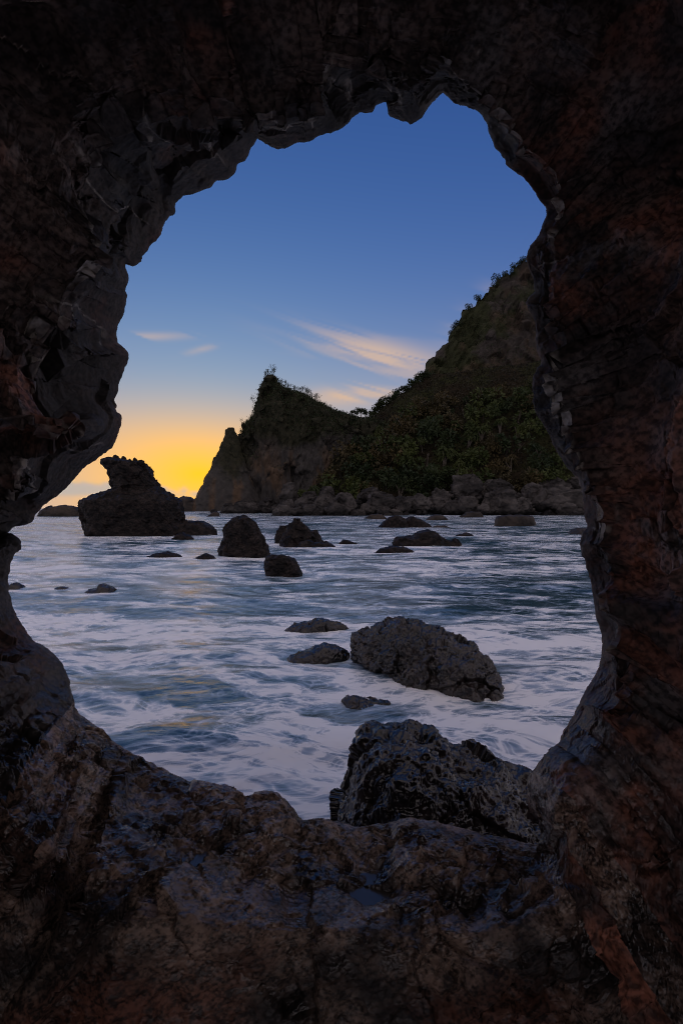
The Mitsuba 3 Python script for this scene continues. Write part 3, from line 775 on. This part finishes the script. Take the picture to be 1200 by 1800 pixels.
def grow(rng, base, d, length, radius, depth, spread, out, tips, up=.25):
    """A branching tree: appends tubes to out and twig ends to tips."""
    pts, p, dd = [np.array(base, float)], np.array(base, float), np.array(d, float)
    for _ in range(4):
        dd = dd + rng.normal(size=3) * .16 + np.array([0, 0, up * .2])
        dd /= np.linalg.norm(dd)
        p = p + dd * length / 4
        pts.append(p.copy())
    out.append(tube(pts, np.linspace(radius, radius * .6, 5), 4 if depth < 2 else 5))
    if depth == 0:
        tips.append((p, dd))
        return
    for _ in range(rng.integers(2, 4)):
        nd = dd + rng.normal(size=3) * spread
        nd[2] += up
        grow(rng, pts[rng.integers(2, 5)], nd / np.linalg.norm(nd), length * rng.uniform(.55, .8), radius * .55, depth - 1, spread, out, tips, up)


def make_shrub(seed):
    rng = np.random.default_rng(seed)
    P, Dv = [], []
    for _ in range(9):
        c = rng.normal(size=3) * np.array([.45, .45, .22]) + np.array([0, 0, .45])
        d = rng.normal(size=(62, 3))
        d /= np.linalg.norm(d, axis=1, keepdims=True)
        P.append(c + d * rng.uniform(.15, .36))
        Dv.append(d + np.array([0, 0, .3]) + rng.normal(size=d.shape) * .4)
    P, Dv = np.vstack(P), np.vstack(Dv)
    v, f = leaves(P, Dv, rng.uniform(.12, .24, len(P)), .085, rng, .35)
    out, tips = [], []
    grow(rng, (0, 0, -.25), (0, 0, 1), .5, .045, 1, .6, out, tips)
    return {'crown': (v, f), 'trunk': merge(*out)}


def make_screw_pine(seed):
    """Stilted stems with drooping rosettes of long strap leaves."""
    rng = np.random.default_rng(seed)
    out, P, Dv = [], [], []
    for _ in range(rng.integers(4, 7)):
        a, r = rng.uniform(0, 6.28), rng.uniform(.1, .42)
        tip = np.array([math.cos(a) * r, math.sin(a) * r, rng.uniform(.45, .85)])
        out.append(tube([[0, 0, -.3], tip * np.array([.35, .35, .5]), tip], [.05, .04, .03], 5))
        n = 120
        el, ph = rng.uniform(-.3, 1.5, n), rng.uniform(0, 6.28, n)
        d = np.stack([np.cos(el) * np.cos(ph), np.cos(el) * np.sin(ph), np.sin(el)], -1)
        P.append(tip + d * .03)
        Dv.append(d)
    P, Dv = np.vstack(P), np.vstack(Dv)
    return {'crown': leaves(P, Dv, rng.uniform(.26, .42, len(P)), .038, rng, 1.25), 'trunk': merge(*out)}


def make_tree(seed, leafy=True, spread=.5, depth=3):
    rng = np.random.default_rng(seed)
    out, tips = [], []
    grow(rng, (0, 0, -.1), (0, 0, 1), .42, .035, depth, spread, out, tips, .3)
    res = {'trunk': merge(*out)}
    if leafy:
        P, Dv = [], []
        for p, d in tips:
            n = 14
            o = rng.normal(size=(n, 3))
            P.append(p + o * .055)
            Dv.append(o + np.array([0, 0, .3]))
        P, Dv = np.vstack(P), np.vstack(Dv)
        res['crown'] = leaves(P, Dv, rng.uniform(.06, .12, len(P)), .06, rng, .3)
    return res


def make_thicket(seed):
    """A bare scrubby tree: several thin stems, fine upright twigs."""
    rng = np.random.default_rng(seed)
    out, tips = [], []
    for _ in range(3):
        d = rng.normal(size=3) * .25 + np.array([0, 0, 1])
        grow(rng, (rng.normal() * .08, rng.normal() * .08, -.08), d, .45, .018, 3, .42, out, tips, .45)
    P = np.vstack([p for p, _ in tips for _ in range(3)])
    Dv = np.vstack([d + rng.normal(size=3) * .5 for _, d in tips for _ in range(3)])
    return {'trunk': merge(*out), 'crown': leaves(P, Dv, .08, .035, rng, .1)}


PLANTS = {}
def proto(kind, maker, n, leaf_mats, bark):
    for i in range(n):
        parts = maker(900 + 17 * i + len(kind))
        PLANTS.setdefault(kind, []).append({p: mikit.ply(vf, leaf_mats[i % len(leaf_mats)] if p == 'crown' else bark) for p, vf in parts.items()})


proto('shrub', make_shrub, 6, ['m_dark_green', 'm_green', 'm_olive', 'm_dark_green', 'm_olive', 'm_green'], 'm_dark_bark')
proto('screw_pine', make_screw_pine, 5, ['m_green', 'm_dark_green', 'm_green', 'm_olive', 'm_dark_green'], 'm_bark')
proto('tree', make_tree, 4, ['m_green', 'm_dark_green'], 'm_bark')
proto('bare_tree', lambda s_: make_tree(s_, False, .42, 4), 3, [], 'm_bark')
proto('ridge_tree', make_thicket, 5, ['m_dark_green'], 'm_dark_bark')
TEXT = {'shrub': ('rounded leafy shrub among the growth on the wooded slope', 'shrub', 'shrubs on the wooded slope'),
        'screw_pine': ('screw pine with drooping strap leaves on the wooded slope', 'screw pine', 'screw pines on the wooded slope'),
        'tree': ('green crowned tree rising above the shrubs of the wooded slope', 'tree', 'trees on the wooded slope'),
        'bare_tree': ('pale bare tree with forked branches among the slope shrubs', 'tree', 'bare trees on the wooded slope'),
        'ridge_tree': ('thin twiggy tree against the sky on the crest of the headland', 'tree', 'trees on the headland crest')}


def plant(kind, pos, size, rng, label=None, variant=None, tilt=.12):
    k = numbered(kind)
    vi = int(rng.integers(len(PLANTS[kind])) if variant is None else variant)
    parts = PLANTS[kind][vi]
    m = T().translate([float(x) for x in pos]).rotate([0, 0, 1], float(rng.uniform(0, 360))).rotate([1, 0, 0], float(rng.normal() * tilt * 57)).scale([float(size)] * 2 + [float(size * rng.uniform(.85, 1.15))])
    for p, d in parts.items():
        scene[f'{k}__{p}'] = {**d, 'to_world': m}
    tag(k, label or TEXT[kind][0], TEXT[kind][1], TEXT[kind][2])
    if not label:
        describe_plant(k, kind, 600 + pos[0] / pos[1] * F, HZ - (pos[2] - H) / pos[1] * F, parts.get('crown', {}).get('bsdf', {}).get('id', ''))


def describe_plant(k, kind, px, py, leaf):
    colour = {'m_green': 'bright green', 'm_dark_green': 'dark green', 'm_olive': 'olive brown'}.get(leaf, 'pale')
    side = 'beside the headland' if px < 650 else 'left of the slope middle' if px < 760 else 'right of the slope middle' if px < 870 else 'near the cave wall'
    high = 'low down' if py > 820 else 'midway up' if py > 745 else 'high under the cliff'
    if kind == 'ridge_tree':
        text = 'thin twiggy dark tree on the headland ' + ('flank left of the peak' if px < 455 else 'peak' if px < 486 else 'crest right of the peak' if px < 563 else 'back sloping to the saddle')
    elif px > 752 and py < 660:
        text = 'dark shrub on the skyline of the high cliff'
    elif 651 < px < 753 and kind == 'shrub' and py < np.interp(px, hx, hy) + 8:
        text = 'dark shrub on the skyline of the wooded slope'
    elif kind == 'tree' and 615 < px < 660 and py < 765:
        text = 'dark tree in the saddle beside the headland'
    else:
        text = f"{colour} {dict(shrub='rounded shrub', screw_pine='screw pine', tree='tree', bare_tree='bare tree')[kind]} {high}, {side}"
    ALIKE.setdefault(text, []).append((px, k))


rng = np.random.default_rng(5)
spots = []
for _ in range(30000):
    i, j = int(rng.integers(4, 88)), int(rng.integers(12, 240))
    p = hill_v[i, j]
    px = 600 + p[0] / p[1] * F
    if px > 1030 or p[2] < 5:
        continue
    far_enough = 3.4 if len(spots) < 120 else 2.5
    if all((p[0] - a) ** 2 + (p[2] - c) ** 2 * .9 + (p[1] - b) ** 2 * .1 > (far_enough * 2.0) ** 2 for a, b, c in spots):
        spots.append(tuple(p))
    if len(spots) >= 250:
        break
for n_, p in enumerate(spots):
    px, py = 600 + p[0] / p[1] * F, HZ - (p[2] - H) / p[1] * F
    u = rng.uniform()
    if u < .60:
        plant('shrub', (p[0], p[1], p[2] + .3), rng.uniform(6.5, 11.5), rng)
    elif u < .86 or px < 640:
        plant('screw_pine', (p[0], p[1], p[2] - .2), rng.uniform(6.5, 10), rng)
    elif u < .92:
        plant('tree', p, rng.uniform(7, 10), rng)
    else:
        plant('bare_tree', p, rng.uniform(7, 9.5), rng)


def on_crest(px, v, n0=None):
    """The highest point of a surface, as seen, in that pixel column."""
    pv = v.reshape(-1, 3)
    pv = pv[pv[:, 1] > 50]
    col = np.abs(600 + pv[:, 0] / pv[:, 1] * F - px) < 2.5
    c = pv[col]
    return c[np.argmax((c[:, 2] - H) / c[:, 1])]


for px in list(np.linspace(463, 482, 6)) + list(np.linspace(490, 560, 18)) + [421, 425, 447]:
    plant('ridge_tree', on_crest(px, hv) - np.array([0, 0, .6]), rng.uniform(3.6, 5.8) if 440 < px else 3.4, rng)
for px in np.linspace(566, 625, 9):
    plant('ridge_tree', on_crest(px, hv) - np.array([0, 0, .5]), rng.uniform(2.0, 3.0), rng)
for px, sz in ((622, 4.5), (629, 6), (634, 8.5), (641, 6.5), (650, 6), (655, 4)):
    plant('tree', on_crest(px, hv if px < 645 else hill_v) - np.array([0, 0, .5]), sz, rng, 'dark tree in the saddle between headland and slope, tallest there' if px == 634 else None, 1)
for px in np.linspace(652, 752, 17):
    plant('shrub', on_crest(px, hill_v) - np.array([0, 0, .4]), rng.uniform(3.0, 5.5), rng, None, 0)
for px in (790, 797, 803, 822, 838, 866, 872, 884, 896, 903, 912, 918, 925):
    plant('shrub', on_crest(px, cl_v) - np.array([0, 0, .4]), rng.uniform(2.6, 4.6), rng, 'dark shrub against the sky on the edge of the high cliff' if px == 790 else None, 3)

# ground cover: what grows between the plants, too thick to count
def cover(v, n, count, seed, lo, hi, keep):
    rng = np.random.default_rng(seed)
    R_, C_ = v.shape[:2]
    i, j = rng.integers(0, R_ - 5, count), rng.integers(0, C_, count)
    p, nn = v[i, j] + rng.normal(size=(count, 3)) * np.array([.8, .8, .3]), n[i, j]
    ok = keep(p)
    p, nn = p[ok], nn[ok]
    d = nn * .5 + rng.normal(size=p.shape) * .6 + np.array([0, 0, .6])
    return leaves(p, d, rng.uniform(lo, hi, len(p)), rng.uniform(.2, .5, len(p)), rng, .7)


put('undergrowth', *cover(hill_v, hill_n, 60000, 1, .8, 2.2, lambda p: (600 + p[:, 0] / p[:, 1] * F < 1040) & (p[:, 2] > 4)), 'm_undergrowth', smooth=False)
tag('undergrowth', 'tangled low growth covering the ground of the wooded slope', kind='stuff')
put('cliff_scrub', *cover(cl_v, cl_n, 40000, 2, .6, 1.8, lambda p: (600 + p[:, 0] / p[:, 1] * F < 990) & (p[:, 2] > 60) & (meshkit.fbm(p / 22, 3, 5) > .50)), 'm_dark_green', smooth=False)
tag('cliff_scrub', 'sparse dark scrub clinging to the bare cliff', kind='stuff')
put('headland_scrub', *cover(hv.reshape(420, 230, 3), mesh_normals(hv, hf).reshape(420, 230, 3), 40000, 3, .6, 1.6, lambda p: (p[:, 1] < 345) & (p[:, 2] > 14) & (p[:, 2] + 60 * (meshkit.fbm(p / 16, 3, 6) - .5) > 45)), 'm_dark_green', smooth=False)
tag('headland_scrub', 'dark scrub over the top and right flank of the headland', kind='stuff')

# ------------------------------------------------------------------ the sea
az = np.radians(np.concatenate([np.linspace(-180, -50, 40, endpoint=False), np.linspace(-50, 50, 620, endpoint=False), np.linspace(50, 180, 40, endpoint=False)]))
rr = np.concatenate([[.3, 1.2, 2.2], np.geomspace(3.0, 60, 420, endpoint=False), np.geomspace(60, 420, 130, endpoint=False), np.geomspace(420, 15000, 40)])
R, A = np.meshgrid(rr, az, indexing='ij')
SX, SY = R * np.sin(A), R * np.cos(A)
q = np.stack([SX, SY, SX * 0], -1)
calm = 1 / (1 + (R / 160) ** 2)
sw = (meshkit.fbm(q * np.array([.16, .30, 1]) + .6 * meshkit.fbm(q * .2, 2, 7)[..., None], 3, 200) - .5) * .52
ch = (ridged(q * np.array([.55, .9, 1]), 3, 210) - .55) * .07
fi = (meshkit.fbm(q * np.array([2.2, 3.4, 1]), 3, 220) - .5) * .025
far = (meshkit.fbm(q * np.array([.025, .05, 1]), 3, 230) - .5) * 1.1 * sstep(30, 120, R) * sstep(3000, 500, R)
SZ = (sw + ch * sstep(80, 30, R) + fi * sstep(40, 15, R)) * (.35 + .65 * calm) + far
# surf heaps up where the swell meets the headland
SZ = SZ + 2.2 * np.exp(-((SX + 45) / 60) ** 2) * sstep(250, 320, SY) * sstep(420, 360, SY)
put('sea', np.stack([SX, SY, SZ], -1).reshape(-1, 3), grid_faces(len(rr), len(az), True)[:, ::-1], 'm_sea')
tag('sea', 'misty blue white sea swirling with foam around the rocks', kind='structure')
near_rocks = [(x, y, r) for x, y, r in ROCKS if y < 75]


def foam(p):
    d = dr.sqrt(p.x * p.x + p.y * p.y)
    w1_, w2_ = fb(p.x * .33, p.y * .5, 1.0, 3) - .5, fb(p.x * .33 + 40, p.y * .5, 5.0, 3) - .5
    x, y = p.x + w1_ * 1.6, p.y + w2_ * 1.3
    w3_, w4_ = fb(x * 1.6, y * 2.6, 4.0, 3) - .5, fb(x * 1.6 + 9, y * 2.6, 14.0, 3) - .5
    big = ss(.30, .70, fb(x * .17, y * .36, 2.0, 5))
    xa, ya = .97 * x + .26 * y, .97 * y - .26 * x
    xb, yb = .95 * x - .30 * y, .95 * y + .30 * x
    la = ss(.30, .70, fb(xa * .62, ya * 1.9 + w3_ * .5, 7.0, 5))
    lb = ss(.30, .70, fb(xb * .55, yb * 1.7 + w3_ * .5, 17.0, 5))
    lay = dr.lerp(la, lb, ss(.42, .58, fb(x * .22, y * .3, 12.0, 2)))

    def strand(v):
        v = 1 - dr.abs(2 * v - 1)
        return v * v * v
    fibs = .34 * strand(nz(xa * 1.1 + w3_ * 1.2, yb * 2.4 + w4_ * 1.2, 1.0)) + .30 * strand(nz(xb * 2.6 + w4_ * 2.4, ya * 5.2 + w3_ * 2.4, 2.0))
    fibs += .22 * strand(nz(xa * 6.1 + w3_ * 5, yb * 11.0 + w4_ * 5, 3.0)) * ss(60, 15, d) + .14 * strand(nz(xb * 13.0 + w4_ * 9, ya * 22.0 + w3_ * 9, 4.0)) * ss(25, 8, d)
    f0 = ss(.12, .88, .5 * big + .5 * lay)
    near = mi.Float(0)
    for (rx, ry, rad) in near_rocks:
        q_ = dr.sqrt(dr.square(p.x - rx) + dr.square((p.y - ry) * 1.2)) / (rad + .25)
        near = dr.maximum(near, ss(1.75, 1.05, q_ + .8 * w3_))
    surf = dr.exp(-dr.square((p.x + 9) / 11) - dr.square((p.y - 30) / 16))  # pale patch in the foam colour imitates the glow mirrored on the water
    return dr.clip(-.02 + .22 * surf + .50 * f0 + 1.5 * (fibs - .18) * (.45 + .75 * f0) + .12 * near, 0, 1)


def sea_colour(p, n, uv):
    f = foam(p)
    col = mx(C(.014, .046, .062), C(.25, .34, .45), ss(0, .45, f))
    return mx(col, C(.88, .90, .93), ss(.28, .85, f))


def sea_rough(p, n, uv):
    return dr.lerp(.20, .45, foam(p))


def sea_bump(p, n, uv):
    w1_ = fb(p.x * .7, p.y * .9, 1.0, 2) - .5
    return fb(p.x * 3.1 + w1_ * 4, p.y * 6.0 + w1_ * 3, 2.0, 4)


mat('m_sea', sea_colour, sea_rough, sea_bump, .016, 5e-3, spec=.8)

# things alike are told apart by their order along the shore or slope
ORDER = 'first second third fourth fifth sixth seventh eighth ninth tenth eleventh twelfth thirteenth fourteenth fifteenth sixteenth seventeenth eighteenth nineteenth twentieth'.split()
for text, found in ALIKE.items():
    for i, (_, k) in enumerate(sorted(found)):
        labels[k]['label'] = text if len(found) == 1 else f'{text}, {ORDER[min(i, 19)]} from left'
